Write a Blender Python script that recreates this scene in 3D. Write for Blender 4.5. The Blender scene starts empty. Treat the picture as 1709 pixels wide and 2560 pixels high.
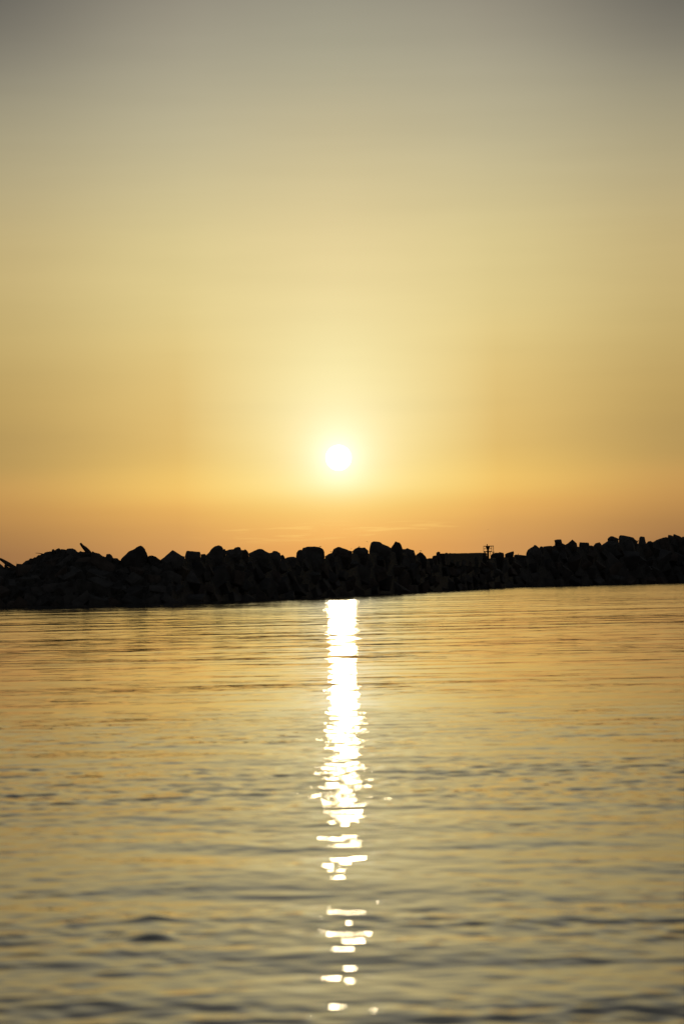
import bpy, bmesh, math, random
import numpy as np
from mathutils import Vector, Matrix

# ---------------------------------------------------------------- camera
sc = bpy.context.scene
R = math.radians
F_PX = 105.0 / 36.0 * 2560.0            # focal length in pixels of the photograph
CAM_H = 1.4
HOR_Y = 1466.0                           # row of the horizon at the centre column
cam_d = bpy.data.cameras.new('camera')
cam_d.sensor_fit = 'VERTICAL'
cam_d.sensor_height = 36.0
cam_d.sensor_width = 24.0
cam_d.lens = 105.0
cam_d.clip_start = 0.5
cam_d.clip_end = 60000
cam_d.dof.use_dof = True
cam_d.dof.focus_distance = 430.0
cam_d.dof.aperture_fstop = 4.0
cam = bpy.data.objects.new('camera', cam_d)
sc.collection.objects.link(cam)
PITCH = math.atan((HOR_Y - 1280.0) / F_PX)
ROLL = R(-1.2)
CM = Matrix.Translation((0, 0, CAM_H)) @ Matrix.Rotation(R(90) + PITCH, 4, 'X') @ Matrix.Rotation(ROLL, 4, 'Z')
cam.matrix_world = CM
sc.camera = cam

def ray(px, py):
    v = Vector((px - 854.5, 1280.0 - py, -F_PX)).normalized()
    return (CM.to_3x3() @ v).normalized()

SUN_DIR = ray(846.0, 1144.5)
SUN_EL = math.asin(SUN_DIR.z)
SUN_AZ = math.atan2(SUN_DIR.x, SUN_DIR.y)

# ---------------------------------------------------------------- exposure
sc.view_settings.view_transform = 'Standard'
sc.view_settings.look = 'None'
sc.view_settings.exposure = 0.0
sc.view_settings.gamma = 1.0
sc.cycles.use_denoising = True
sc.cycles.sample_clamp_indirect = 4.0
sc.cycles.sample_clamp_direct = 0.0
sc.cycles.max_bounces = 6

def lin(c):
    o = []
    for v in c:
        v = v / 255.0
        o.append(v / 12.92 if v <= 0.04045 else ((v + 0.055) / 1.055) ** 2.4)
    return o

# ---------------------------------------------------------------- world: hazy sunset sky
world = bpy.data.worlds.new('World')
sc.world = world
world.use_nodes = True
nt = world.node_tree
nt.nodes.clear()

class G:
    """small helper for node graphs"""
    def __init__(s, tree): s.t = tree
    def n(s, kind, **kw):
        nd = s.t.nodes.new(kind)
        for k, v in kw.items(): setattr(nd, k, v)
        return nd
    def put(s, sock, v):
        if isinstance(v, bpy.types.NodeSocket): s.t.links.new(v, sock)
        elif v is not None: sock.default_value = v
    def m(s, op, a, b=None, c=None, clamp=False):
        nd = s.n('ShaderNodeMath', operation=op, use_clamp=clamp)
        s.put(nd.inputs[0], a); s.put(nd.inputs[1], b)
        if c is not None: s.put(nd.inputs[2], c)
        return nd.outputs[0]
    def v(s, op, a, b=None, sc_=None):
        nd = s.n('ShaderNodeVectorMath', operation=op)
        s.put(nd.inputs[0], a); s.put(nd.inputs[1], b)
        if sc_ is not None: s.put(nd.inputs['Scale'], sc_)
        return nd
    def mix(s, f, a, b, blend='MIX'):
        nd = s.n('ShaderNodeMix', data_type='RGBA', blend_type=blend)
        nd.clamp_factor = True
        s.put(nd.inputs[0], f); s.put(nd.inputs[6], a); s.put(nd.inputs[7], b)
        return nd.outputs[2]
    def ramp(s, f, stops, interp='EASE'):
        nd = s.n('ShaderNodeValToRGB')
        cr = nd.color_ramp; cr.interpolation = interp
        while len(cr.elements) < len(stops): cr.elements.new(0.5)
        for e, (p, c) in zip(cr.elements, stops):
            e.position = p
        for e, (p, c) in zip(cr.elements, stops):
            e.color = (c[0], c[1], c[2], 1.0)
        s.put(nd.inputs[0], f)
        return nd.outputs[0]
    def rng(s, x, a, b, c=0.0, d=1.0, kind='SMOOTHSTEP'):
        nd = s.n('ShaderNodeMapRange', interpolation_type=kind)
        s.put(nd.inputs[0], x); s.put(nd.inputs[1], a); s.put(nd.inputs[2], b)
        s.put(nd.inputs[3], c); s.put(nd.inputs[4], d)
        return nd.outputs[0]

g = G(nt)
tc = g.n('ShaderNodeTexCoord')
D = g.v('NORMALIZE', tc.outputs['Generated']).outputs[0]
sx = g.n('ShaderNodeSeparateXYZ'); g.put(sx.inputs[0], D)
X, Y, Z = sx.outputs
elev = g.m('MULTIPLY', g.m('ARCSINE', Z), 57.29578)
az = g.m('MULTIPLY', g.m('ARCTAN2', X, Y), 57.29578)
daz = g.m('ABSOLUTE', g.m('SUBTRACT', az, math.degrees(SUN_AZ)))
t = g.m('SQRT', g.m('DIVIDE', g.m('MAXIMUM', elev, 0.0), 90.0))
P = lambda e: math.sqrt(e / 90.0)
# sky colours by elevation (degrees): towards the sun, 6.5 degrees beside it, and far from it
SKY_A = [(0.0, (226, 150, 78)), (0.45, (238, 170, 88)), (0.8, (247, 186, 96)), (1.1, (251, 202, 106)), (1.35, (252, 216, 120)),
         (1.6, (253, 228, 138)), (2.1, (250, 228, 148)), (2.6, (248, 229, 156)), (3.2, (247, 231, 166)), (4.2, (240, 224, 162)), (5.2, (233, 215, 156)),
         (6.4, (224, 206, 152)), (7.6, (202, 190, 148)), (8.6, (186, 177, 144)), (9.6, (168, 165, 142)), (10.6, (152, 150, 133)), (11.4, (142, 140, 127)),
         (14.0, (106, 108, 103)), (20.0, (78, 81, 82)), (35.0, (52, 56, 60)), (60.0, (40, 44, 49)), (90.0, (35, 39, 44))]
SKY_B = [(0.0, (150, 104, 68)), (0.4, (156, 113, 72)), (0.87, (176, 130, 76)), (1.3, (191, 143, 80)), (1.75, (199, 155, 88)), (2.1, (180, 148, 87)), (2.6, (177, 147, 89)),
         (3.2, (184, 155, 93)), (3.8, (187, 160, 100)), (4.5, (189, 166, 107)), (5.4, (193, 172, 117)), (6.4, (189, 171, 122)), (7.3, (177, 165, 127)), (8.2, (165, 157, 127)),
         (9.1, (146, 142, 122)), (9.8, (126, 124, 112)), (10.6, (104, 104, 97)), (11.4, (88, 90, 87)), (14.0, (80, 83, 82)), (20.0, (68, 71, 73)), (35.0, (48, 52, 56)),
         (60.0, (39, 43, 48)), (90.0, (35, 39, 44))]
SKY_M = [(0.0, (198, 142, 84)), (0.41, (208, 151, 88)), (0.87, (221, 165, 91)), (1.25, (236, 180, 95)), (1.5, (243, 196, 103)), (1.8, (241, 198, 106)), (2.1, (232, 192, 107)), (2.5, (222, 186, 109)),
         (3.2, (223, 191, 118)), (4.1, (223, 197, 128)), (5.0, (223, 204, 141)), (6.36, (214, 199, 144)), (7.3, (201, 189, 145)), (8.2, (187, 179, 145)),
         (9.56, (165, 161, 140)), (10.6, (147, 143, 128)), (11.4, (134, 131, 120)), (14.0, (100, 102, 98)), (20.0, (74, 77, 78)), (35.0, (50, 54, 58)), (60.0, (40, 44, 49)), (90.0, (35, 39, 44))]
SKY_C = [(0.0, (62, 54, 47)), (5.0, (66, 61, 58)), (15.0, (62, 62, 62)), (35.0, (52, 55, 58)), (60.0, (38, 41, 46)), (90.0, (35, 39, 44))]
mk = lambda tab: [(P(e + .31 if e > 0 else 0), lin(c)) for e, c in tab]
cA = g.ramp(t, mk(SKY_A), 'B_SPLINE')
cB = g.ramp(t, mk(SKY_B), 'B_SPLINE')
cC = g.ramp(t, mk(SKY_C), 'EASE')
dz = g.m('SUBTRACT', g.m('SQRT', g.m('ADD', g.m('MULTIPLY', daz, daz), 0.25)), 0.5)
fm = g.m('MINIMUM', g.m('DIVIDE', dz, 2.6), 1.0)
f1 = g.rng(daz, 2.2, 7.2, 0.0, 1.0, 'SMOOTHSTEP')
cM = g.ramp(t, mk(SKY_M), 'B_SPLINE')
f2 = g.rng(daz, 5.0, 75.0, 0.0, 1.0, 'SMOOTHERSTEP')
sky = g.mix(f2, g.mix(f1, g.mix(fm, cA, cM), cB), cC)
# faint horizontal haze bands and a few thin cloud streaks low over the horizon
cmb = g.n('ShaderNodeCombineXYZ')
g.put(cmb.inputs[0], g.m('MULTIPLY', az, 0.16)); g.put(cmb.inputs[1], g.m('MULTIPLY', elev, 1.6)); cmb.inputs[2].default_value = 3.1
nz = g.n('ShaderNodeTexNoise'); g.put(nz.inputs['Vector'], cmb.outputs[0]); nz.inputs['Scale'].default_value = 1.0; nz.inputs['Detail'].default_value = 4.0
band = g.m('MULTIPLY_ADD', g.m('SUBTRACT', nz.outputs[0], 0.5), 0.10, 1.0)
sky = g.v('SCALE', sky, None, band).outputs[0]
cmb2 = g.n('ShaderNodeCombineXYZ')
g.put(cmb2.inputs[0], g.m('MULTIPLY', az, 0.9)); g.put(cmb2.inputs[1], g.m('MULTIPLY', elev, 13.0)); cmb2.inputs[2].default_value = 7.7
nz2 = g.n('ShaderNodeTexNoise'); g.put(nz2.inputs['Vector'], cmb2.outputs[0]); nz2.inputs['Scale'].default_value = 1.0
nz2.inputs['Detail'].default_value = 5.0; nz2.inputs['Roughness'].default_value = 0.55
win = g.m('MULTIPLY', g.rng(elev, 0.8, 1.02), g.rng(elev, 1.1, 1.35, 1.0, 0.0))
win = g.m('MULTIPLY', win, g.rng(daz, 1.0, 3.2, 1.0, 0.0))
streak = g.m('MULTIPLY', g.rng(nz2.outputs[0], 0.5, 0.66), win)
sky = g.mix(g.m('MULTIPLY', streak, 0.5), sky, (*lin((255, 206, 112)), 1))
# glow round the sun: chord distance in degrees, flattened a little below the disc
dv = g.v('SUBTRACT', D, tuple(SUN_DIR)).outputs[0]
dist = g.m('MULTIPLY', g.v('LENGTH', dv).outputs['Value'], 57.29578)
sv = g.n('ShaderNodeSeparateXYZ'); g.put(sv.inputs[0], dv)
gl1 = g.m('EXPONENT', g.m('MULTIPLY', dist, -1.0 / 0.42))
gl2 = g.m('EXPONENT', g.m('MULTIPLY', dist, -1.0 / 1.3))
layer = g.rng(elev, 1.4, 2.05, 0.35, 1.0)           # the haze bank under the sun swallows most of the glow
gl1 = g.m('MULTIPLY', gl1, layer); gl2 = g.m('MULTIPLY', gl2, layer)
glow = g.v('ADD', g.v('SCALE', (0.40, 0.46, 0.74), None, gl1).outputs[0], g.v('SCALE', (0.10, 0.12, 0.10), None, gl2).outputs[0]).outputs[0]
sky = g.v('ADD', sky, glow).outputs[0]
disc = g.rng(dist, 0.205, 0.255, 1.0, 0.0)
sky = g.v('ADD', sky, g.v('SCALE', (16.0, 12.5, 6.5), None, disc).outputs[0]).outputs[0]
bg = g.n('ShaderNodeBackground'); g.put(bg.inputs[0], sky); bg.inputs[1].default_value = 1.0
# a physical sky for the same low sun adds its own faint light
ns = g.n('ShaderNodeTexSky', sky_type='NISHITA')
ns.sun_disc = False; ns.sun_elevation = SUN_EL; ns.sun_rotation = SUN_AZ; ns.dust_density = 6.0
bg2 = g.n('ShaderNodeBackground'); g.put(bg2.inputs[0], ns.outputs[0]); bg2.inputs[1].default_value = 0.002
ad = g.n('ShaderNodeAddShader'); g.put(ad.inputs[0], bg.outputs[0]); g.put(ad.inputs[1], bg2.outputs[0])
wo = g.n('ShaderNodeOutputWorld'); g.put(wo.inputs[0], ad.outputs[0])
world.cycles.sampling_method = 'MANUAL'
world.cycles.sample_map_resolution = 2048

# ---------------------------------------------------------------- sun lamp (low, dimmed by haze)
sl = bpy.data.lights.new('sun', 'SUN')
sl.energy = 0.005
sl.angle = R(0.5)
sl.color = (1.0, 0.80, 0.50)
so = bpy.data.objects.new('sun', sl)
sc.collection.objects.link(so)
so.rotation_euler = (-SUN_DIR).to_track_quat('-Z', 'Y').to_euler()
so.location = (0, 0, 60)

# ---------------------------------------------------------------- materials
def mat_rock(name, col, var, scale):
    m = bpy.data.materials.new(name); m.use_nodes = True
    h = G(m.node_tree); b = m.node_tree.nodes['Principled BSDF']
    tcn = h.n('ShaderNodeTexCoord')
    a = h.n('ShaderNodeTexNoise'); h.put(a.inputs['Vector'], tcn.outputs['Object']); a.inputs['Scale'].default_value = scale; a.inputs['Detail'].default_value = 8
    c = h.ramp(a.outputs[0], [(0.3, [v * (1 - var) for v in col]), (0.7, [v * (1 + var) for v in col])], 'LINEAR')
    h.put(b.inputs['Base Color'], c)
    b.inputs['Roughness'].default_value = 0.9
    b.inputs['Specular IOR Level'].default_value = 0.2
    bp = h.n('ShaderNodeBump'); bp.inputs['Strength'].default_value = 0.6; bp.inputs['Distance'].default_value = 0.15
    h.put(bp.inputs['Height'], a.outputs[0]); h.put(b.inputs['Normal'], bp.outputs[0])
    return m

M_ROCK = [mat_rock('basalt_grey', (0.125, 0.117, 0.107), 0.35, 1.1),
          mat_rock('basalt_dark', (0.08, 0.074, 0.068), 0.4, 0.9),
          mat_rock('basalt_pale', (0.145, 0.136, 0.126), 0.3, 1.3),
          mat_rock('basalt_brown', (0.13, 0.105, 0.088), 0.4, 1.0)]
M_MOUND = mat_rock('rubble_stone', (0.09, 0.083, 0.074), 0.5, 1.6)
M_CONC = mat_rock('weathered_concrete', (0.085, 0.08, 0.075), 0.3, 2.0)
M_WOOD = mat_rock('weathered_driftwood', (0.16, 0.12, 0.09), 0.3, 3.0)
M_FEATHER = mat_rock('grey_feathers', (0.22, 0.22, 0.23), 0.2, 9.0)

def mat_metal():
    m = bpy.data.materials.new('rusty_painted_steel'); m.use_nodes = True
    h = G(m.node_tree); b = m.node_tree.nodes['Principled BSDF']
    a = h.n('ShaderNodeTexNoise'); a.inputs['Scale'].default_value = 6.0
    h.put(b.inputs['Base Color'], h.ramp(a.outputs[0], [(0.4, (0.05, 0.045, 0.04)), (0.65, (0.12, 0.05, 0.02))], 'LINEAR'))
    b.inputs['Roughness'].default_value = 0.6
    return m
M_STEEL = mat_metal()

# ---------------------------------------------------------------- object helpers
def tag(o, label=None, cat=None, group=None, kind=None):
    if label: o['label'] = label
    if cat: o['category'] = cat
    if group: o['group'] = group
    if kind: o['kind'] = kind
    return o

def link_mesh(name, verts, faces, mat, parent=None, smooth=False, loc=None):
    me = bpy.data.meshes.new(name)
    me.from_pydata([tuple(v) for v in verts], [], faces)
    bm = bmesh.new(); bm.from_mesh(me)
    bmesh.ops.recalc_face_normals(bm, faces=bm.faces)
    bm.to_mesh(me); bm.free()
    me.materials.append(mat)
    if smooth:
        for p in me.polygons: p.use_smooth = True
    o = bpy.data.objects.new(name, me)
    sc.collection.objects.link(o)
    if parent is not None: o.parent = parent
    if loc is not None: o.location = loc
    return o

# ---------------------------------------------------------------- the breakwater's line
def horizon_y(px): return HOR_Y - (px - 854.5) * math.tan(-ROLL)
XS = [-1400, -600, 0, 430, 860, 1290, 1709, 2100, 2600]
WL = [1541, 1528, 1516, 1507, 1488.5, 1467, 1456, 1448.5, 1439]   # the waterline in the photograph
def foot(px):
    """ground distance (along the view) of the breakwater's foot seen at column px"""
    wy = float(np.interp(px, XS, WL))
    dep = wy - horizon_y(px)
    return CAM_H * F_PX / dep
def crest(px):
    return foot(px) * (1 + 9.0 / 430.0)
def at(px, py, Yd):
    d = ray(px, py)
    return Vector((0, 0, CAM_H)) + d * (Yd / d.y)

# crest silhouette of the whole pile (photograph pixels), used for the core of the mound
def crop(ox, k=3.6465):
    return lambda pts: [(ox + x / k, 1300 + y / k) for x, y in pts]
c1, c2, c3, c4 = crop(0), crop(430), crop(860), crop(1280, 3.655)
CREST = ([(-1400, 1400), (-1100, 1385), (-800, 1402), (-500, 1390), (-250, 1405), (-60, 1412)] + c1([(-5, 405), (40, 430), (180, 430), (225, 395), (270, 365), (330, 350), (400, 310), (480, 290), (560, 280), (640, 275), (700, 300), (800, 305), (900, 315), (1000, 345), (1100, 380), (1250, 390), (1460, 375)])
         + c2([(0, 350), (110, 345), (130, 352), (290, 335), (320, 345), (500, 320), (680, 330), (800, 340), (1000, 360), (1130, 355), (1380, 350), (1568, 320)])
         + c3([(80, 310), (220, 310), (400, 290), (520, 290), (640, 325), (760, 358), (876, 350), (884, 322), (1228, 316), (1280, 340), (1310, 348), (1340, 352), (1560, 340)])
         + c4([(20, 330), (120, 335), (250, 270), (380, 245), (590, 245), (720, 245), (820, 235), (900, 210), (1000, 205), (1140, 215), (1220, 220), (1300, 210), (1400, 175), (1568, 165)])
         + [(1760, 1340), (1900, 1352), (2100, 1345), (2350, 1360), (2600, 1352)])
CX = [p[0] for p in CREST]; CY = [p[1] for p in CREST]
def SB(D0): return 9.0 * D0 / 430.0      # the crest stands back from the foot in step with the pile's height
rng = np.random.RandomState(5)
random.seed(11)

def build_mound():
    nx, nv = 620, 34
    xs = np.linspace(-1400, 2600, nx)
    verts, faces = [], []
    nz_ = rng.rand(nx, nv)
    # blocky noise: several cells share a height so the core reads as packed stones
    for i, px in enumerate(xs):
        D0 = foot(px)
        cy = float(np.interp(px, CX, CY)) - 1
        sbk = SB(D0)
        top = at(px, cy, D0 + sbk)
        base = at(px, horizon_y(px), D0)
        dirv = Vector((base.x, base.y, 0)).normalized()
        mid = Vector((base.x, base.y, 0))
        H = max(2.0, top.z)
        for j in range(nv):
            u = j / (nv - 1)
            if u < 0.5:                       # front slope from -1.5 m under water to the crest
                q = u / 0.5
                z = -1.5 + (H + 1.5) * (q ** 0.85)
                d = -2.0 + (sbk + 2.0) * q
            elif u < 0.62:
                q = (u - 0.5) / 0.12
                z = H; d = sbk + 4.0 * q
            else:
                q = (u - 0.62) / 0.38
                z = H - (H + 2.0) * q; d = sbk + 4.0 + (H + 8) * q
            a = (nz_[i, j] - 0.5)
            jit = 0.35 if 0 < j < nv - 1 else 0
            if 0.46 < u < 0.66: z -= abs(a) * 0.5
            p = mid + dirv * (d + a * 2 * jit) + Vector((0, 0, z + (nz_[(i * 7) % nx, j] - 0.5) * jit))
            verts.append(p)
    for i in range(nx - 1):
        for j in range(nv - 1):
            a = i * nv + j
            faces.append((a, a + 1, a + nv + 1, a + nv))
    o = link_mesh('breakwater_mound', verts, faces, M_MOUND)
    o['kind'] = 'structure'
build_mound()

# ---------------------------------------------------------------- boulders
def resample(poly, n):
    P_ = [Vector((x, y)) for x, y in poly]
    L = [0.0]
    for i in range(len(P_)):
        L.append(L[-1] + (P_[(i + 1) % len(P_)] - P_[i]).length)
    out = []
    # keep the corners, add points between them
    step = L[-1] / n
    for i in range(len(P_)):
        a, b = P_[i], P_[(i + 1) % len(P_)]
        k = max(1, int(round((b - a).length / step)))
        for j in range(k):
            out.append(a.lerp(b, j / k))
    return out

def boulder_mesh(name, outline, depth, mat, rs, rough=0.05, corner=0.10):
    """closed stone whose widest section is the given outline (metres, x right, z up);
    sections shrink unevenly to the front and the back, so it has facets and thickness all round"""
    pts = resample(outline, 40)
    n = len(pts)
    c = sum(pts, Vector((0, 0))) / n
    size = max(max(abs((p - c).x), abs((p - c).y)) for p in pts)
    prof = [(-1.0, .50), (-.86, .74), (-.55, .92), (-.22, .985), (0.0, 1.0), (.22, .985), (.55, .92), (.86, .72), (1.0, .46)]
    # a few cutting planes give flat quarry faces at front and back
    cuts = []
    for _ in range(5):
        a = rs.uniform(0, 2 * math.pi); s = rs.choice([-1, 1])
        cuts.append((math.cos(a), math.sin(a), s, rs.uniform(.62, .95)))
    verts = []
    offx, offz = rs.uniform(-.16, .16), rs.uniform(-.22, .02)
    for (tt, sc_) in prof:
        for k, p in enumerate(pts):
            d = p - c
            s = sc_
            s *= 1 - rs.uniform(0, rough) * (1.6 if tt != 0.0 else .55)
            x = d.x * s + offx * size * abs(tt) ** 2
            z = d.y * s + offz * size * abs(tt) ** 2
            y = tt * depth / 2
            if tt != 0.0:
                for (ca, sa, sg, lim) in cuts:
                    if sg * tt > 0:
                        q = (x * ca + z * sa) / size * 0.55 + abs(tt) * 0.8
                        if q > lim:
                            y *= max(.35, 1 - (q - lim) * 1.2)
                y += rs.uniform(-1, 1) * rough * depth * .25
            verts.append(Vector((x + c.x, y, z + c.y)))
    faces = []
    m = len(prof)
    for r in range(m - 1):
        for k in range(n):
            a = r * n + k; b = r * n + (k + 1) % n
            faces.append((a, b, b + n, a + n))
    for end, base in ((0, 0), (1, (m - 1) * n)):
        cc = sum((verts[base + k] for k in range(n)), Vector()) / n
        cc.y += (-1 if end == 0 else 1) * depth * rs.uniform(.0, .05)
        verts.append(cc); ci = len(verts) - 1
        for k in range(n):
            faces.append((base + k, base + (k + 1) % n, ci))
    me = bpy.data.meshes.new(name)
    me.from_pydata([tuple(v) for v in verts], [], faces)
    bm = bmesh.new(); bm.from_mesh(me)
    bmesh.ops.recalc_face_normals(bm, faces=bm.faces)
    bm.to_mesh(me); bm.free()
    me.materials.append(mat)
    return me

def silhouette_boulder(label, px_pts, drop, setback=None, mat=None, name='boulder', cat='boulder', group='boulders along the breakwater crest', depth=None, rough=0.05):
    """px_pts: upper outline in photograph pixels from left to right; drop: how far below (px) the stone reaches"""
    xs_ = [p[0] for p in px_pts]; ys_ = [p[1] for p in px_pts]
    xm = (min(xs_) + max(xs_)) / 2
    D0 = foot(xm); D0 += SB(D0)
    w = max(xs_) - min(xs_)
    yb = max(ys_) + drop
    low = [(max(xs_) - w * .01, max(ys_) + drop * .45), (max(xs_) - w * .18, yb), (min(xs_) + w * .22, yb + drop * .06), (min(xs_) + w * .03, max(ys_) + drop * .5)]
    poly = list(px_pts) + low
    P3 = [at(x, y, D0) for x, y in poly]
    # the sections stand square to the line of sight at that column
    org = Vector((sum(p.x for p in P3) / len(P3), D0, min(p.z for p in P3)))
    a = math.atan2(org.x, org.y)
    # project on local axes
    ux = Vector((math.cos(a), -math.sin(a), 0)); uy = Vector((math.sin(a), math.cos(a), 0))
    outl = [((p - org).dot(ux), (p - org).z) for p in P3]
    width = max(p[0] for p in outl) - min(p[0] for p in outl)
    rs = random.Random(hash(label) % 9999 if False else sum(ord(ch) * (i + 1) for i, ch in enumerate(label)))
    me = boulder_mesh(name, outl, depth or max(1.0, width * .9), mat or M_ROCK[rs.choice([0, 0, 1, 3, 2])], rs, rough)
    o = bpy.data.objects.new(name, me)
    sc.collection.objects.link(o)
    o.location = org
    o.rotation_euler = (0, 0, -a)
    return tag(o, label, cat, group)

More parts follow.
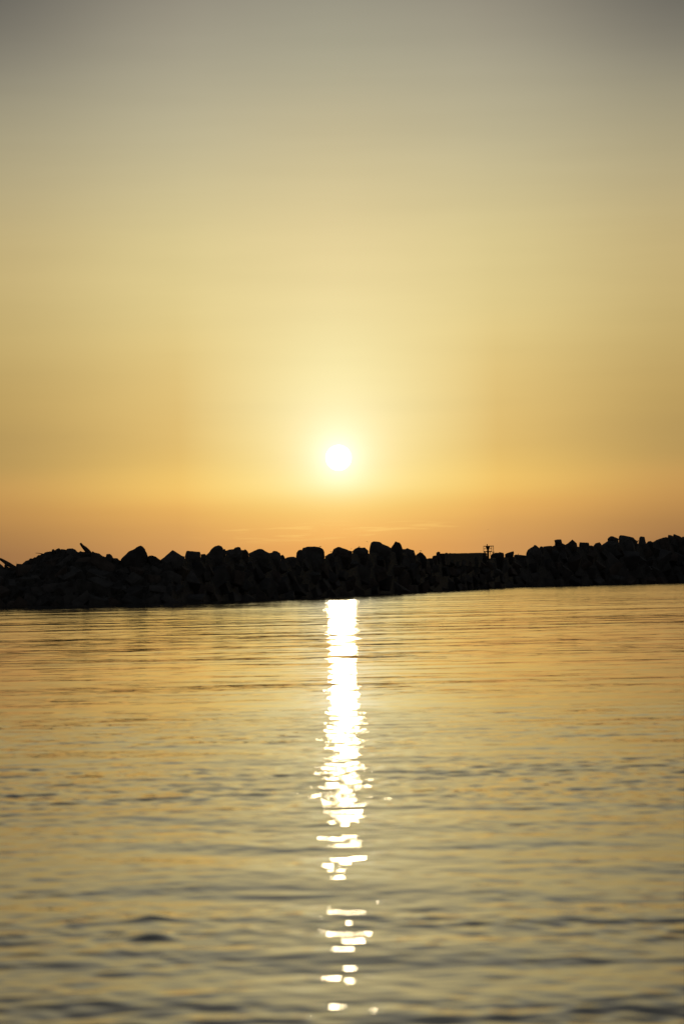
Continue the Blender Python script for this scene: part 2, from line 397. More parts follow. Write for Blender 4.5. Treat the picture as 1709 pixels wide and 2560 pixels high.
BOULDERS = [
 # label, outline, drop(px)
 ("low dark boulder under the driftwood branch at the far left edge", c1([(-70, 400), (-30, 385), (0, 395), (25, 415), (42, 432)]), 26),
 ("small rounded boulder in the hollow right of the driftwood branch", c1([(95, 428), (140, 421), (180, 424), (215, 440)]), 22),
 ("jagged boulder at the left foot of the rubble heap with a tiny spike on it", c1([(180, 425), (192, 400), (200, 403), (225, 383), (262, 375), (300, 400)]), 24),
 ("small knobbly boulder on the left slope of the rubble heap", c1([(258, 376), (270, 353), (285, 348), (297, 352), (318, 337), (330, 340), (345, 365)]), 20),
 ("flat boulder right under the thin stick on the rubble heap", c1([(330, 338), (350, 319), (392, 316), (412, 330)]), 20),
 ("low sloping boulder right of the thin stick", c1([(392, 312), (412, 294), (435, 288), (472, 291), (490, 310)]), 20),
 ("tiny upright cube shaped stone on top of the rubble heap", c1([(472, 290), (475, 270), (490, 264), (500, 272), (505, 290)]), 12),
 ("small pointed stone leaning at the peak of the rubble heap", c1([(500, 276), (522, 262), (541, 255), (556, 270), (562, 285)]), 14),
 ("low flat stone between the peak stone and the domed boulder", c1([(558, 272), (575, 265), (602, 270), (615, 280)]), 16),
 ("broad domed boulder crowning the rubble heap left of the log", c1([(603, 271), (618, 259), (640, 257), (664, 258), (692, 270), (715, 297)]), 34),
 ("low humped stone at the foot of the leaning log", c1([(715, 297), (735, 282), (755, 290), (775, 289), (830, 300)]), 22),
 ("long sloping boulder right of the leaning log", c1([(828, 298), (872, 296), (905, 304), (935, 325), (955, 342)]), 30),
 ("small notched block left of the largest pointed boulder", c1([(950, 341), (965, 335), (971, 312), (985, 308), (1005, 308), (1020, 320), (1034, 346)]), 20),
 ("low flat stone tucked against the largest pointed boulder", c1([(1030, 346), (1050, 347), (1072, 348), (1085, 362), (1102, 372)]), 20),
 ("large boulder rising to a rounded point, right of the rubble heap", c1([(1098, 372), (1102, 358), (1112, 345), (1150, 310), (1175, 285), (1215, 268), (1245, 248), (1265, 237), (1285, 232), (1302, 238), (1325, 265), (1340, 300), (1352, 330)]), 26),
 ("low rounded boulder between the rounded point and the pyramid boulder", c1([(1345, 333), (1362, 325), (1386, 321), (1420, 332), (1450, 355), (1468, 366)]), 22),
 ("wide pyramid shaped boulder with a straight left slope", c1([(1462, 364), (1500, 335), (1540, 300), (1572, 273)]) + c2([(12, 275), (32, 286), (62, 306), (92, 325), (118, 332)]), 26),
 ("squared block with a flat top right of the pyramid boulder", c2([(118, 330), (128, 288), (135, 278), (200, 284), (255, 288), (263, 312)]), 42),
 ("little flat stone wedged right of the squared block", c2([(262, 313), (285, 309), (303, 309), (315, 325)]), 18),
 ("big boulder with a rounded head and a long left shoulder", c2([(312, 318), (340, 293), (358, 262), (375, 247), (392, 236), (425, 229), (455, 237), (468, 258), (470, 282)]), 44),
 ("small stone against the right flank of the rounded head boulder", c2([(462, 270), (478, 262), (487, 268), (493, 285)]), 14),
 ("lumpy boulder with a small raised knob in its middle", c2([(488, 279), (515, 270), (545, 265), (562, 263), (575, 250), (602, 244), (622, 248), (630, 266), (640, 280)]), 38),
 ("small peaked stone right of the lumpy knobbed boulder", c2([(632, 274), (655, 273), (667, 265), (682, 277), (700, 300)]), 26),
 ("gable shaped boulder with a level top and long flanks", c2([(698, 304), (745, 281), (782, 262), (822, 262), (850, 282), (888, 299)]), 46),
 ("rounded boulder hunched right of the gable shaped boulder", c2([(878, 300), (910, 295), (917, 283), (940, 279), (957, 283), (985, 300), (994, 328)]), 44),
 ("narrow upright stone in the dip left of the large loaf boulder", c2([(992, 322), (1010, 315), (1024, 333), (1031, 350)]), 18),
 ("low slab lying in the dip left of the large loaf boulder", c2([(1028, 350), (1050, 340), (1082, 334), (1112, 333), (1135, 345)]), 26),
 ("upright boulder leaning on the left side of the large loaf boulder", c2([(1129, 338), (1134, 298), (1145, 280), (1160, 270), (1178, 270), (1195, 290), (1200, 330)]), 34),
 ("large loaf shaped boulder with a gull near its right end", c2([(1172, 285), (1192, 252), (1230, 241), (1300, 238), (1342, 246), (1380, 265), (1390, 290), (1393, 332)]), 46),
 ("small sloping boulder between the loaf boulder and the steep rounded one", c2([(1393, 332), (1425, 309), (1452, 298), (1468, 310), (1480, 335)]), 30),
 ("steep rounded boulder with a long right slope above the sun path", c2([(1452, 300), (1470, 265), (1490, 252), (1512, 242), (1532, 246), (1560, 256)]) + c3([(12, 262), (42, 276), (75, 284)]), 40),
 ("low domed boulder with a gull, left of the tallest boulder", c3([(74, 284), (100, 259), (130, 246), (155, 250), (187, 249), (202, 262), (222, 280)]), 42),
 ("tallest boulder of the crest, flat topped with a sagging right shoulder", c3([(226, 282), (235, 232), (245, 205), (265, 192), (295, 193), (322, 196), (350, 217), (400, 237), (432, 256)]), 52),
 ("steep horn shaped boulder right of the tallest boulder", c3([(424, 254), (450, 220), (466, 193), (485, 199), (505, 206), (520, 226), (532, 260)]), 46),
 ("round shouldered boulder stepping down from the horn shaped one", c3([(528, 262), (550, 264), (574, 254), (605, 267), (635, 275), (646, 305), (652, 325)]), 46),
 ("pointed boulder with a perched gull on its tip", c3([(648, 322), (668, 306), (690, 291), (712, 300), (745, 335), (754, 356)]), 36),
 ("low flat slab in the gap right of the gull's pointed boulder", c3([(748, 352), (775, 347), (803, 349), (815, 360)]), 24),
 ("small block leaning against the upright finger stone", c3([(798, 352), (805, 328), (820, 323), (838, 322), (845, 350)]), 26),
 ("upright finger stone just left of the long concrete wall", c3([(835, 345), (838, 296), (855, 287), (873, 291), (875, 345)]), 16),
 ("little knob of stone on the left part of the concrete wall", c3([(912, 306), (930, 296), (946, 304), (950, 312)]), 6),
 ("tiny stone right of the knob on the concrete wall", c3([(950, 306), (962, 299), (975, 304), (978, 312)]), 5),
 ("flat topped boulder just left of the navigation light", c3([(1222, 308), (1240, 301), (1262, 297), (1290, 298), (1300, 330)]), 34),
 ("smooth boulder rising just right of the navigation light", c3([(1328, 336), (1345, 312), (1370, 298), (1405, 297), (1412, 292), (1450, 299), (1456, 320)]), 36),
 ("dark wedge block with its thick end to the right", c3([(1462, 312), (1480, 301), (1510, 291), (1541, 284), (1546, 300), (1540, 332)]), 20),
 ("small square block on the crest right of the dark wedge", c3([(1548, 328), (1553, 316), (1572, 314), (1582, 316), (1585, 332)]), 16),
 ("long thin slab lying level left of the steep rounded shoulder", c4([(12, 322), (30, 318), (60, 317), (122, 323)]), 20),
 ("big boulder with a steep left side starting the right hand rise", c4([(121, 330), (124, 298), (140, 272), (165, 254), (192, 240), (200, 226), (215, 230), (240, 250), (262, 268)]), 42),
 ("small round topped stone right of the steep sided boulder", c4([(245, 252), (258, 239), (272, 241), (284, 252)]), 22),
 ("flat slab with a straight top left of the tilted cube", c4([(280, 242), (320, 237), (358, 235), (366, 245)]), 26),
 ("low stone supporting the tilted cube", c4([(362, 240), (385, 230), (430, 222), (458, 212), (482, 224)]), 24),
 ("tilted cube balanced on the crest", c4([(388, 215), (380, 186), (393, 180), (412, 177), (443, 176), (450, 190), (454, 212)]), 5),
 ("sharp pyramid boulder right of the tilted cube", c4([(478, 226), (510, 208), (530, 190), (547, 176), (568, 194), (586, 212), (592, 230)]), 34),
 ("square flat topped block right of the sharp pyramid", c4([(607, 230), (612, 203), (650, 204), (696, 206), (704, 232)]), 26),
 ("small low stone in the dip right of the square block", c4([(700, 236), (715, 231), (736, 236), (744, 246)]), 18),
 ("five sided boulder with a slanting top beside the dip", c4([(738, 236), (755, 213), (775, 206), (796, 203), (812, 222), (820, 236)]), 34),
 ("dark sloping boulder under the propped slab", c4([(815, 228), (845, 206), (870, 191), (920, 192), (960, 205)]), 34),
 ("propped slab tilted down to the right on the right hand rise", c4([(866, 172), (880, 158), (896, 147), (916, 148), (945, 160), (972, 172), (968, 184)]), 8),
 ("long wedge boulder with a rounded nose on the right hand rise", c4([(968, 172), (972, 146), (985, 137), (1012, 140), (1060, 149), (1102, 158), (1120, 178), (1142, 192)]), 34),
 ("upright blocky pillar of stone on the right hand rise", c4([(1150, 210), (1157, 160), (1170, 148), (1190, 150), (1206, 154), (1216, 200), (1222, 215)]), 20),
 ("small round boulder right of the upright blocky pillar", c4([(1222, 210), (1240, 193), (1262, 191), (1282, 202)]), 30),
 ("long ramp shaped boulder climbing to the right", c4([(1276, 204), (1310, 183), (1342, 170), (1375, 160), (1402, 155), (1425, 160)]), 44),
 ("small squared block at the top of the ramp shaped boulder", c4([(1416, 160), (1421, 135), (1440, 137), (1462, 143), (1475, 158)]), 18),
 ("sharp edged boulder with its peak to the left near the right edge", c4([(1464, 152), (1468, 129), (1476, 128), (1510, 140), (1542, 155), (1552, 170)]), 30),
 ("rounded boulder cut off by the right edge of the photo", c4([(1535, 162), (1552, 152), (1580, 148), (1630, 160), (1680, 185)]), 36),
]
for lb, pts, dr in BOULDERS:
    silhouette_boulder(lb, pts, dr)

# ---- boulders that cover the face, in rows below the crest
FACE = []
def face_mesh(i):
    """angular quarry block: hull of a skewed box whose corners are broken off unevenly"""
    rs = random.Random(100 + i)
    bm = bmesh.new()
    dims = (1.0, rs.uniform(.7, 1.0), rs.uniform(.6, .95))
    sk = (rs.uniform(-.3, .3), rs.uniform(-.25, .25))
    for cx in (-1, 1):
        for cy in (-1, 1):
            for cz in (-1, 1):
                for _ in range(rs.choice([1, 2, 3])):
                    p = [cx * rs.uniform(.62, 1.0), cy * rs.uniform(.62, 1.0), cz * rs.uniform(.62, 1.0)]
                    bm.verts.new(((p[0] + sk[0] * p[2]) * dims[0], (p[1] + sk[1] * p[0]) * dims[1], p[2] * dims[2]))
    res = bmesh.ops.convex_hull(bm, input=bm.verts)
    bmesh.ops.delete(bm, geom=[v for v in bm.verts if not v.link_faces], context='VERTS')
    bmesh.ops.dissolve_limit(bm, angle_limit=R(12), verts=bm.verts, edges=bm.edges)
    bmesh.ops.bevel(bm, geom=list(bm.edges), offset=.05, segments=1, affect='EDGES')
    bmesh.ops.recalc_face_normals(bm, faces=bm.faces)
    me = bpy.data.meshes.new('boulder'); bm.to_mesh(me); bm.free()
    me.materials.append(M_ROCK[i % 4])
    return me
FACE_MESH = [face_mesh(i) for i in range(16)]
rf = random.Random(3)
mid_of = []
for lb, pts, dr in BOULDERS:
    w = max(p[0] for p in pts) - min(p[0] for p in pts)
    if w >= 14: mid_of.append((lb, sum(p[0] for p in pts) / len(pts), w))
SP = {'left end of the long concrete wall': 1112, 'knob on the concrete wall': 1128, 'left middle of the long concrete wall': 1143, 'middle of the long concrete wall': 1158,
      'right middle of the long concrete wall': 1174, 'right end of the long concrete wall': 1190, 'navigation light': 1219}
for k_, v_ in SP.items(): mid_of.append((k_, v_, 17))
ROWS = [(0.06, 'at the waterline'), (0.34, 'low on the face'), (0.60, 'halfway up the face'), (0.82, 'high on the face')]
def short(lb):
    return ' '.join(lb.split()[:7])
used = set()
for (lb, mx, w) in mid_of:
    for ri, (h, rowname) in enumerate(ROWS):
        px = mx + rf.uniform(-.15, .15) * w + (8 if ri % 2 else -6)
        D0 = foot(px)
        cy = float(np.interp(px, CX, CY)) + 8
        H = max(2.0, at(px, cy, D0 + SB(D0)).z)
        z = -0.25 + H * h + rf.uniform(-.1, .1) * H * .5
        q = max(0, min(1, h)) ** (1 / .85)
        d = -1.2 + (SB(D0) + 1.0) * q
        base = at(px, horizon_y(px), D0)
        dirv = Vector((base.x, base.y, 0)).normalized()
        p = Vector((base.x, base.y, 0)) + dirv * (d + 0.6)
        s = rf.uniform(.85, 1.35) * H * 0.20
        s = min(s, max(.5, w / F_PX * D0 * .75)) if w > 20 else s * .7
        o = bpy.data.objects.new('boulder', rf.choice(FACE_MESH))
        sc.collection.objects.link(o)
        o.location = (p.x, p.y, z)
        o.scale = (s * rf.uniform(.95, 1.5), s, s)
        o.rotation_euler = (rf.uniform(-.6, .6), rf.uniform(-.7, .7), rf.choice([0, math.pi]) + rf.uniform(-.9, .9))
        ref = lb
        for cut in (' with ', ' left of ', ' right of '):
            pass
        tag(o, None, 'boulder', 'shadowed boulders on the breakwater face')
        FACE.append((o, ri, lb, mx))
SHORT = {
 0: "low boulder under the driftwood branch", 1: "small rounded boulder in the hollow", 2: "jagged boulder with a tiny spike",
 3: "small knobbly boulder", 4: "flat boulder under the thin stick", 5: "low sloping boulder beside the thin stick",
 7: "small pointed stone at the heap's peak", 8: "low flat stone beside the domed boulder", 9: "broad domed boulder",
 10: "humped stone at the leaning log's foot", 11: "long sloping boulder right of the log", 12: "small notched block",
 13: "flat stone against the largest pointed boulder", 14: "large boulder with a rounded point", 15: "low rounded boulder before the pyramid",
 16: "wide pyramid shaped boulder", 17: "squared block with a flat top", 18: "little stone wedged by the squared block",
 19: "big boulder with a rounded head", 21: "lumpy boulder with a raised knob", 22: "small peaked stone",
 23: "gable shaped boulder", 24: "rounded boulder hunched beside the gable one", 25: "narrow upright stone in the dip",
 26: "low slab lying in the dip", 27: "boulder leaning on the loaf boulder", 28: "large loaf shaped boulder",
 29: "small sloping boulder after the loaf boulder", 30: "steep rounded boulder above the sun path", 31: "low domed boulder with a gull",
 32: "tallest boulder of the crest", 33: "steep horn shaped boulder", 34: "round shouldered boulder", 35: "pointed boulder with a perched gull",
 36: "low flat slab in the gap", 37: "block leaning on the finger stone", 38: "upright finger stone",
 41: "flat topped boulder left of the navigation light", 42: "smooth boulder right of the navigation light", 43: "dark wedge block",
 44: "small square block right of the wedge", 45: "long thin level slab", 46: "big steep sided boulder", 48: "flat slab left of the tilted cube",
 49: "low stone supporting the tilted cube", 50: "tilted cube", 51: "sharp pyramid boulder", 52: "square block right of the sharp pyramid",
 54: "five sided boulder", 55: "dark boulder under the propped slab", 56: "propped slab", 57: "long wedge boulder with a rounded nose",
 58: "upright blocky pillar of stone", 59: "small round boulder beside the blocky pillar", 60: "long ramp shaped boulder",
 61: "small squared block atop the ramp boulder", 62: "sharp edged boulder near the right edge", 63: "boulder cut off by the right edge"}
LBI = {b_[0]: i for i, b_ in enumerate(BOULDERS)}
seen_l = set()
for o, ri, lb, mx in FACE:
    o['label'] = 'boulder ' + ROWS[ri][1] + ' below the ' + (lb if lb in SP else SHORT[LBI[lb]])
    assert o['label'] not in seen_l, o['label']
    assert len(o['label'].split()) <= 16, o['label']
    seen_l.add(o['label'])

# ---------------------------------------------------------------- concrete wall on the crest
def box_verts(x0, x1, y0, y1, z0, z1):
    return [Vector((x, y, z)) for z in (z0, z1) for (x, y) in ((x0, y0), (x1, y0), (x1, y1), (x0, y1))]
BOXF = [(0, 3, 2, 1), (4, 5, 6, 7), (0, 1, 5, 4), (1, 2, 6, 5), (2, 3, 7, 6), (3, 0, 4, 7)]

def concrete_wall():
    (ax, ay), = c3([(880, 307)]); (bx, by), = c3([(1232, 300)])
    A = at(ax, ay, crest(ax) + 2.5); B = at(bx, by, crest(bx) + 2.5)
    d = Vector((B.x - A.x, B.y - A.y, 0)); L = d.length; d.normalize(); nrm = Vector((-d.y, d.x, 0))
    verts, faces = [], []
    N = 24
    rs = random.Random(8)
    for i in range(N + 1):
        u = i / N
        zt = A.z + (B.z - A.z) * u + rs.uniform(-.05, .05)
        zb = min(A.z, B.z) - 2.6
        ch = .12
        for (y, z) in ((-.9, zb), (-.9, zt - ch), (-.9 + ch, zt), (.9 - ch, zt), (.9, zt - ch), (.9, zb)):
            p = A + d * (L * u) + nrm * y
            verts.append(Vector((p.x, p.y, z)))
    for i in range(N):
        for k in range(5):
            a = i * 6 + k
            faces.append((a, a + 6, a + 7, a + 1))
        faces.append((i * 6 + 5, i * 6 + 11, i * 6 + 6, i * 6))
    faces.append(tuple(range(6))); faces.append(tuple(N * 6 + k for k in reversed(range(6))))
    o = link_mesh('concrete_wall', verts, faces, M_CONC)
    tag(o, 'long low concrete wall with a level top left of the navigation light', 'wall')
concrete_wall()

# ---------------------------------------------------------------- driftwood
def tube(points, radii, seg=10, rough=0.0, rs=None):
    verts, faces = [], []
    n = len(points)
    for i, p in enumerate(points):
        a = points[max(0, i - 1)]; b = points[min(n - 1, i + 1)]
        tdir = (b - a).normalized()
        up = Vector((0, 1, 0)) if abs(tdir.y) < .9 else Vector((1, 0, 0))
        u = tdir.cross(up).normalized(); v = tdir.cross(u).normalized()
        for k in range(seg):
            an = 2 * math.pi * k / seg
            r = radii[i] * (1 + (rs.uniform(-rough, rough) if rs else 0))
            verts.append(p + (u * math.cos(an) + v * math.sin(an)) * r)
    for i in range(n - 1):
        for k in range(seg):
            a = i * seg + k; b = i * seg + (k + 1) % seg
            faces.append((a, b, b + seg, a + seg))
    faces.append(tuple(range(seg))); faces.append(tuple((n - 1) * seg + k for k in reversed(range(seg))))
    return verts, faces

def px_tube(name, pts, rad_px, label, cat, mat, setback=0, dy=None, rough=.1):
    xm = sum(p[0] for p in pts) / len(pts)
    D0 = crest(xm) + setback
    P3 = [at(x, y, D0 + (dy[i] if dy else 0)) for i, (x, y) in enumerate(pts)]
    org = P3[-1].copy()
    R3 = [r / F_PX * D0 for r in rad_px]
    v, f = tube([p - org for p in P3], R3, 10, rough, random.Random(4))
    o = link_mesh(name, v, f, mat, loc=org, smooth=True)
    return tag(o, label, cat)

px_tube('driftwood_log', c1([(738, 216), (752, 235), (775, 258), (800, 285), (826, 318)]), [3.0, 3.3, 5.6, 6.2, 6.8],
        'thick driftwood log jutting up to the left from the rubble heap', 'driftwood', M_WOOD, dy=[-1.0, -.7, -.4, 0, .3])
px_tube('driftwood_stick', c1([(327, 301), (355, 303), (385, 308), (402, 314)]), [.55, .7, 1.1, 1.4],
        'thin bare stick pointing left from the rubble heap', 'driftwood', M_WOOD, dy=[-.5, -.3, 0, 0])
def branch():
    main = c1([(-60, 340), (-20, 348), (15, 360), (50, 385), (85, 408), (125, 428), (160, 442)])
    D0 = crest(10)
    P3 = [at(x, y, D0 + k * .15) for k, (x, y) in enumerate(main)]
    org = P3[-1].copy()
    px2m = D0 / F_PX
    v, f = tube([p - org for p in P3], [2.2 * px2m, 2.6 * px2m, 3.4 * px2m, 5.0 * px2m, 5.5 * px2m, 4.6 * px2m, 3.5 * px2m], 10, .12, random.Random(2))
    prop = c1([(62, 392), (56, 415), (58, 445)])
    Q3 = [at(x, y, D0 + .4) for x, y in prop]
    v2, f2 = tube([p - org for p in Q3], [3.4 * px2m, 4.2 * px2m, 5.0 * px2m], 10, .12, random.Random(9))
    n = len(v)
    v += v2; f += [tuple(i + n for i in q) for q in f2]
    o = link_mesh('driftwood_branch', v, f, M_WOOD, loc=org, smooth=True)
    tag(o, 'crooked driftwood branch arching over a gap at the far left edge', 'driftwood')
branch()
px_tube('wooden_stake', c4([(1143, 205), (1145, 192), (1147, 182)]), [1.0, .9, .8], 'short stake standing left of the upright blocky pillar of stone', 'stake', M_WOOD)
px_tube('wooden_stake', c4([(53, 322), (54, 313), (54, 306)]), [.6, .5, .45], 'thin short stake standing up from the long thin level slab', 'stake', M_WOOD)

# ---------------------------------------------------------------- navigation light on its steel platform
def nav_light():
    k = 22.4
    pc = lambda x, y: (1190 + x / k, 1310 + y / k)
    cx, _ = pc(650, 0)
    D0 = crest(cx)
    s = D0 / F_PX                       # metres per photograph pixel
    base = at(cx, pc(0, 1800)[1], D0)
    root = bpy.data.objects.new('navigation_light', None)
    root.empty_display_size = .3
    sc.collection.objects.link(root)
    root.location = base
    ang = math.atan2(base.x, base.y); root.rotation_euler = (0, 0, -ang)
    tag(root, 'navigation light with lantern on a railed steel platform above the breakwater', 'navigation light')
    lx = lambda x: (x - 650) / k * s
    lz = lambda y: (1800 - y) / k * s
    def lathe(prof, seg=16):
        v, f = [], []
        for (r, z) in prof:
            for q in range(seg):
                a = 2 * math.pi * q / seg
                v.append(Vector((r * math.cos(a), r * math.sin(a), z)))
        for i in range(len(prof) - 1):
            for q in range(seg):
                a = i * seg + q; b = i * seg + (q + 1) % seg
                f.append((a, b, b + seg, a + seg))
        f.append(tuple(range(seg))); f.append(tuple((len(prof) - 1) * seg + q for q in reversed(range(seg))))
        return v, f
    def off(vf, dx=0, dy=0, dz=0):
        return [p + Vector((dx, dy, dz)) for p in vf[0]], vf[1]
    def join(lst):
        V, Fc = [], []
        for v, f in lst:
            n = len(V); V += v; Fc += [tuple(i + n for i in q) for q in f]
        return V, Fc
    u = s / k
    # column under and through the deck, lantern, finial
    v, f = off(lathe([(62 * u, lz(2000)), (60 * u, lz(1600)), (58 * u, lz(1500)), (66 * u, lz(1400)), (70 * u, lz(1372))]))
    link_mesh('column', v, f, M_STEEL, root, True)
    v, f = lathe([(72 * u, lz(1372)), (80 * u, lz(1350)), (112 * u, lz(1335)), (120 * u, lz(1262)), (90 * u, lz(1248)), (40 * u, lz(1240))])
    link_mesh('lantern', v, f, M_STEEL, root, True)
    v, f = off(lathe([(28 * u, lz(1246)), (24 * u, lz(1200)), (26 * u, lz(1150)), (12 * u, lz(1118))], 10), dx=lx(610))
    link_mesh('finial', v, f, M_STEEL, root, True)
    dd = 9 * s
    v = box_verts(lx(410), lx(860), -dd, dd, lz(1570), lz(1520))
    link_mesh('deck', v, BOXF, M_STEEL, root)
    v = box_verts(lx(862), lx(1000), -dd * .6, dd * .6, lz(1598), lz(1562))
    link_mesh('landing', v, BOXF, M_STEEL, root)
    r = .62 * s
    T = lambda a, b, rr=r: tube([Vector(a), Vector(b)], [rr, rr], 8)
    for x in (415, 855, 958):
        for y in (-dd + .5 * s, dd - .5 * s):
            if x == 958: y *= .6
            v, f = T((lx(x), y, lz(1560)), (lx(x), y, lz(1240)))
            link_mesh('railing_post', v, f, M_STEEL, root)
    for yy, nm in ((1240, 'handrail'), (1385, 'middle_rail')):
        x1 = 985 if yy == 1240 else 855
        rr = (.8 if yy == 1240 else .5) * s
        segs = [T((lx(408), y, lz(yy)), (lx(x1), y * (.6 if 0 else 1), lz(yy)), rr) for y in (-dd + .5 * s, dd - .5 * s)]
        segs.append(T((lx(415), -dd + .5 * s, lz(yy)), (lx(415), dd - .5 * s, lz(yy)), rr))
        v, f = join(segs)
        link_mesh(nm, v, f, M_STEEL, root)
    for y in (-3.5 * s, 3.5 * s):
        v, f = T((lx(430), y, lz(1560)), (lx(600), y * .5, lz(1700)), 1.1 * s)
        link_mesh('brace', v, f, M_STEEL, root)
        v, f = T((lx(985), y, lz(1590)), (lx(800), y * .5, lz(1800)), .9 * s)
        link_mesh('brace', v, f, M_STEEL, root)
    v, f = T((lx(775), 0, lz(1575)), (lx(800), 0, lz(1820)), .7 * s)
    link_mesh('leg', v, f, M_STEEL, root)
nav_light()

# ---------------------------------------------------------------- gulls
def gull_body():
    """closed loft from tail to beak, x forward, one unit long body"""
    prof = [(-.62, .10, .005, .015), (-.50, .08, .05, .02), (-.34, .03, .09, .07), (-.12, 0, .13, .125), (.10, .0, .135, .14), (.25, .04, .10, .115),
            (.34, .10, .065, .075), (.41, .15, .062, .068), (.47, .165, .05, .055), (.53, .155, .022, .024), (.60, .145, .012, .014), (.65, .13, .003, .004)]
    v, f = [], []
    seg = 10
    for (x, z, ry, rz) in prof:
        for k in range(seg):
            a = 2 * math.pi * k / seg
            v.append(Vector((x, ry * math.cos(a), z + rz * math.sin(a))))
    for i in range(len(prof) - 1):
        for k in range(seg):
            a = i * seg + k; b = i * seg + (k + 1) % seg
            f.append((a, b, b + seg, a + seg))
    f.append(tuple(range(seg))); f.append(tuple((len(prof) - 1) * seg + k for k in reversed(range(seg))))
    return v, f
def wing(side, lift):
    """arched wing with thickness; lift = (inner, outer) rise in radians"""
    st = [(.10, .20, 0.0, .03), (.45, .17, .02, .022), (.80, .13, -.04, .016), (1.15, .075, -.16, .01), (1.45, .015, -.30, .004)]
    v, f = [], []
    z = .06; py = 0
    for i, (y, ch, sw, th) in enumerate(st):
        if i: z += (y - py) * math.tan(lift[0] if y < .6 else lift[1])
        py = y
        for (cx, cz) in ((ch, 0), (ch * .3, th), (-ch, 0), (ch * .3, -th * .4)):
            v.append(Vector((.08 + sw + cx, side * y, z + cz)))
    for i in range(len(st) - 1):
        for k in range(4):
            a = i * 4 + k; b = i * 4 + (k + 1) % 4
            f.append((a, b, b + 4, a + 4))
    f.append((0, 1, 2, 3)); e = (len(st) - 1) * 4; f.append((e + 3, e + 2, e + 1, e))
    return v, f
def gull(px, py, scale, heading, label, group, lift=None, setback=0, bank=0):
    D0 = crest(px) + setback
    scale *= 1.3 * D0 / F_PX / (2.9 if lift else 1.27)
    v, f = gull_body()
    if lift:
        for sd in (-1, 1):
            v2, f2 = wing(sd, lift if sd > 0 else (lift[0], lift[1])); n = len(v); v += v2; f += [tuple(i + n for i in q) for q in f2]
    else:
        for sd in (-1, 1):
            v2, f2 = tube([Vector((.02, sd * .05, -.08)), Vector((.03, sd * .055, -.22)), Vector((.0, sd * .055, -.36)), Vector((.07, sd * .055, -.37))], [.02, .014, .012, .012], 6)
            n = len(v); v += v2; f += [tuple(i + n for i in q) for q in f2]
    o = link_mesh('gull', v, f, M_FEATHER, smooth=True)
    o.location = at(px, py, D0); o.scale = (scale,) * 3; o.rotation_euler = (bank, 0, heading)
    return tag(o, label, 'gull', group)
q = lambda c, x, y: c([(x, y)])[0]
FLY = 'gulls in the air over the breakwater'; PER = 'gulls perched on the breakwater'
gull(*q(c3, 208, 198), 9.5, R(75), 'gull gliding just left of the tallest boulder', FLY, lift=(.12, -.30), setback=14, bank=.40)
gull(*q(c3, 1308, 88), 6.0, R(110), 'tiny distant gull in the sky above the navigation light', FLY, lift=(.45, .1), setback=120)
gull(*q(c3, 1015, 277), 5.5, R(80), 'tiny distant gull just above the concrete wall', FLY, lift=(.4, -.2), setback=100)
gull(*q(c3, 697, 282), 5.5, R(180), 'gull perched on the tip of a pointed boulder', PER)
gull(*q(c3, 65, 262), 4.5, R(75), 'slim gull standing upright between two boulders above the sun path', PER)
gull(*q(c3, 137, 241), 5.0, R(160), 'gull crouching on the low domed boulder left of the tallest one', PER)
gull(*q(c2, 1350, 242), 5.5, R(20), 'gull near the right end of the large loaf shaped boulder', PER)
gull(*q(c2, 1449, 290), 5.0, R(175), 'gull at the left base of the steep rounded boulder', PER)

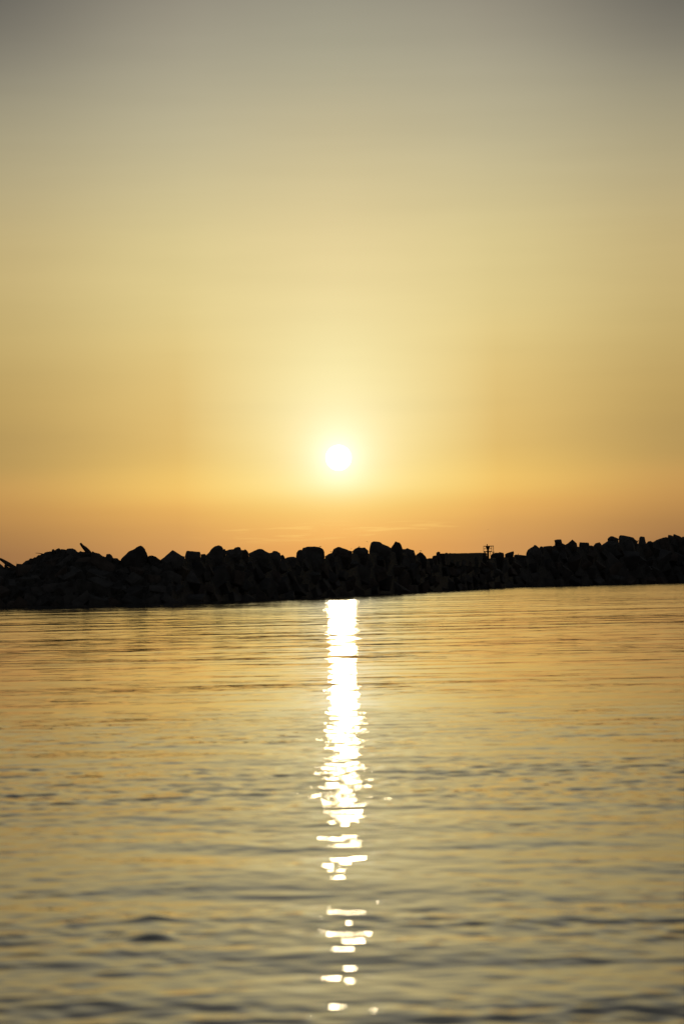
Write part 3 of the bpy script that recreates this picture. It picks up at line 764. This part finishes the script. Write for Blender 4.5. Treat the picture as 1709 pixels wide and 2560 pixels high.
# ---------------------------------------------------------------- water
def build_water():
    fan = R(10.0)
    # ranges: spacing grows with distance
    step = lambda r: np.where(r < 60, np.maximum(.014, .0014 * r), .0014 * r * (1 + np.clip((r - 60) / 60, 0, 1.2)))
    rr = [4.0]
    while rr[-1] < 1400.0:
        rr.append(rr[-1] + float(step(rr[-1])))
    r = rr[-1]
    while r < 40000:
        r *= 1.12; rr.append(r)
    inner = [0.3, 0.8, 1.5, 2.5, 3.3]
    rr = np.array(inner + rr)
    daz_ = .00078
    dense = np.arange(-fan, fan + 1e-9, daz_)
    coarse = np.linspace(fan, 2 * math.pi - fan, 100)[1:-1]
    th = np.concatenate([dense, coarse])
    nr, na = len(rr), len(th)
    Rg, Tg = np.meshgrid(rr, th, indexing='ij')
    Xg = (Rg * np.sin(Tg)); Yg = (Rg * np.cos(Tg))
    spacing = step(Rg)
    spacing = np.where((Rg > 1400) | (Rg < 4), 1e3, spacing)
    # fade out where the grid is coarse
    edge = np.clip((fan - np.abs(np.where(Tg > math.pi, Tg - 2 * math.pi, Tg))) / R(.7), 0, 1)
    edge = edge * np.clip((1380 - Rg) / 100, 0, 1) * np.clip((Rg - 4.1) / .6, 0, 1)
    rs = np.random.RandomState(11)
    Zg = np.zeros_like(Rg)
    nd = len(dense)
    Xd, Yd, sp = Xg[:, :nd], Yg[:, :nd], spacing[:, :nd]
    # slow field: calmer and rougher patches (wind cat's-paws)
    patch = np.zeros_like(Xd)
    for i in range(14):
        lam = .4 * 10 ** rs.uniform(.95, 2.2); a = rs.normal(0, .45); ph = rs.uniform(0, 6.28)
        kx, ky = math.sin(a) / lam * 6.28 * .5, math.cos(a) / lam * 6.28
        patch += np.sin(kx * Xd + ky * Yd + ph)
    patch = patch / math.sqrt(7)
    rough_w = 1.0 + .45 * np.tanh(patch)
    # sheltered under the breakwater: the chop dies down with distance from the open harbour
    rd = np.hypot(Xd, Yd)
    calm = 1.0 - .10 * np.clip((rd - 9) / 12, 0, 1) - .64 * np.clip((rd - 22) / 14, 0, 1)
    rough_w = rough_w * calm
    Zd = np.zeros_like(Xd)
    NW = 90
    lost = np.zeros_like(Xd)
    for i in range(NW):
        u_ = (i + rs.uniform(0, 1)) / NW
        lam = .08 * (2.6 / .08) ** u_
        a = rs.normal(0.20, .50 + .45 * (lam < .4))
        slope = SLOPE * math.sqrt(2.0 / NW) * (0.75 + .9 * math.exp(-((math.log(lam) - math.log(.18)) / .65) ** 2))
        if lam > .6: slope *= .7
        kx, ky = math.sin(a) / lam * 6.2832, math.cos(a) / lam * 6.2832
        w = np.clip((lam / sp - 2.6) / 2.6, 0, 1)
        ph = rs.uniform(0, 6.28)
        amp = slope * lam / 6.2832
        mod = rough_w if lam < 1.0 else calm
        Zd += amp * w * mod * np.sin(kx * Xd + ky * Yd + ph + .35 * patch)
        lost += (slope ** 2 / 2) * (1 - w ** 2) * (mod ** 2)
    Zg[:, :nd] = Zd
    Zg *= edge
    # two steeper wavelets standing up at the near left
    for (qx, qy, am) in ((375, 2297, .015), (378, 2342, .018)):
        d_ = ray(qx, qy); k_ = -CAM_H / d_.z
        Zg += am * np.exp(-((Xg - d_.x * k_) / .085) ** 2 - ((Yg - d_.y * k_) / .12) ** 2)
    lostg = np.zeros_like(Rg); lostg[:, :nd] = np.sqrt(lost)
    lostg = np.where(edge > .5, lostg, SLOPE * .4)
    print('lost slope at', [(round(float(rr[i])), round(float(lostg[i, nd // 2]), 4)) for i in range(0, nr, 300)])
    co = np.stack([Xg, Yg, Zg], -1).reshape(-1, 3).astype(np.float32)
    # far rim sinks a little to keep the horizon clean
    i0 = np.arange(nr - 1)[:, None] * na; j0 = np.arange(na)[None, :]
    a = i0 + j0; b = i0 + (j0 + 1) % na
    quads = np.stack([a, b, b + na, a + na], -1).reshape(-1, 4)[:, ::-1]
    me = bpy.data.meshes.new('water')
    me.vertices.add(len(co)); me.vertices.foreach_set('co', co.ravel())
    nq = len(quads)
    me.loops.add(nq * 4); me.loops.foreach_set('vertex_index', quads.ravel().astype(np.int32))
    me.polygons.add(nq)
    me.polygons.foreach_set('loop_start', np.arange(0, nq * 4, 4, dtype=np.int32))
    me.polygons.foreach_set('loop_total', np.full(nq, 4, dtype=np.int32))
    me.polygons.foreach_set('use_smooth', np.ones(nq, dtype=bool))
    me.update(calc_edges=True)
    ln = me.attributes.new('lean', 'FLOAT', 'POINT')
    ln.data.foreach_set('value', (.002 + .016 * np.clip((Rg - 45) / 150, 0, 1)).ravel().astype(np.float32))
    at_ = me.attributes.new('ripple_slope', 'FLOAT', 'POINT')
    at_.data.foreach_set('value', lostg.ravel().astype(np.float32))
    o = bpy.data.objects.new('water', me)
    sc.collection.objects.link(o)
    tag(o, kind='structure')
    return o

SLOPE = 0.043
water = build_water()

mw = bpy.data.materials.new('harbour_water'); mw.use_nodes = True
h = G(mw.node_tree); b = mw.node_tree.nodes['Principled BSDF']
b.inputs['Base Color'].default_value = (0.020, 0.026, 0.026, 1)
b.inputs['Roughness'].default_value = 0.012
b.inputs['Specular Tint'].default_value = (1.0, 0.98, 0.86, 1)
b.inputs['IOR'].default_value = 1.40
geo = h.n('ShaderNodeNewGeometry')
mp = h.n('ShaderNodeMapping'); h.put(mp.inputs[0], geo.outputs['Position'])
mp.inputs['Scale'].default_value = (1.05, 2.9, 1.0)
n1 = h.n('ShaderNodeTexNoise'); h.put(n1.inputs['Vector'], mp.outputs[0]); n1.inputs['Scale'].default_value = 1.3
n1.inputs['Detail'].default_value = 5; n1.inputs['Roughness'].default_value = .6
n2 = h.n('ShaderNodeTexNoise'); h.put(n2.inputs['Vector'], mp.outputs[0]); n2.inputs['Scale'].default_value = .16
n2.inputs['Detail'].default_value = 3
at_n = h.n('ShaderNodeAttribute'); at_n.attribute_name = 'ripple_slope'
vec = h.v('SUBTRACT', n1.outputs['Color'], (0.5, 0.5, 0.5)).outputs[0]
vec2 = h.v('SUBTRACT', n2.outputs['Color'], (0.5, 0.5, 0.5)).outputs[0]
amp = h.m('MULTIPLY', at_n.outputs['Fac'], 6.5)
vec = h.v('SCALE', h.v('ADD', vec, h.v('SCALE', vec2, None, .45).outputs[0]).outputs[0], None, amp).outputs[0]
vec = h.v('MULTIPLY', vec, (2.3, 1.0, 0.0)).outputs[0]
# distant wavelets are steeper on the face turned to the open harbour
at_l = h.n('ShaderNodeAttribute'); at_l.attribute_name = 'lean'
mp3 = h.n('ShaderNodeMapping'); h.put(mp3.inputs[0], geo.outputs['Position'])
mp3.inputs['Scale'].default_value = (0.06, 0.5, 1.0)
n3 = h.n('ShaderNodeTexNoise'); h.put(n3.inputs['Vector'], mp3.outputs[0]); n3.inputs['Scale'].default_value = .55
n3.inputs['Detail'].default_value = 4; n3.inputs['Roughness'].default_value = .6
lean = h.m('MULTIPLY', at_l.outputs['Fac'], h.rng(n3.outputs[0], 0.36, 0.56, -0.15, 1.15, 'LINEAR'))
vec = h.v('ADD', vec, h.v('SCALE', (0.0, -1.0, 0.0), None, lean).outputs[0]).outputs[0]
nn = h.v('NORMALIZE', h.v('ADD', geo.outputs['Normal'], vec).outputs[0]).outputs[0]
h.put(b.inputs['Normal'], nn)
water.data.materials.append(mw)
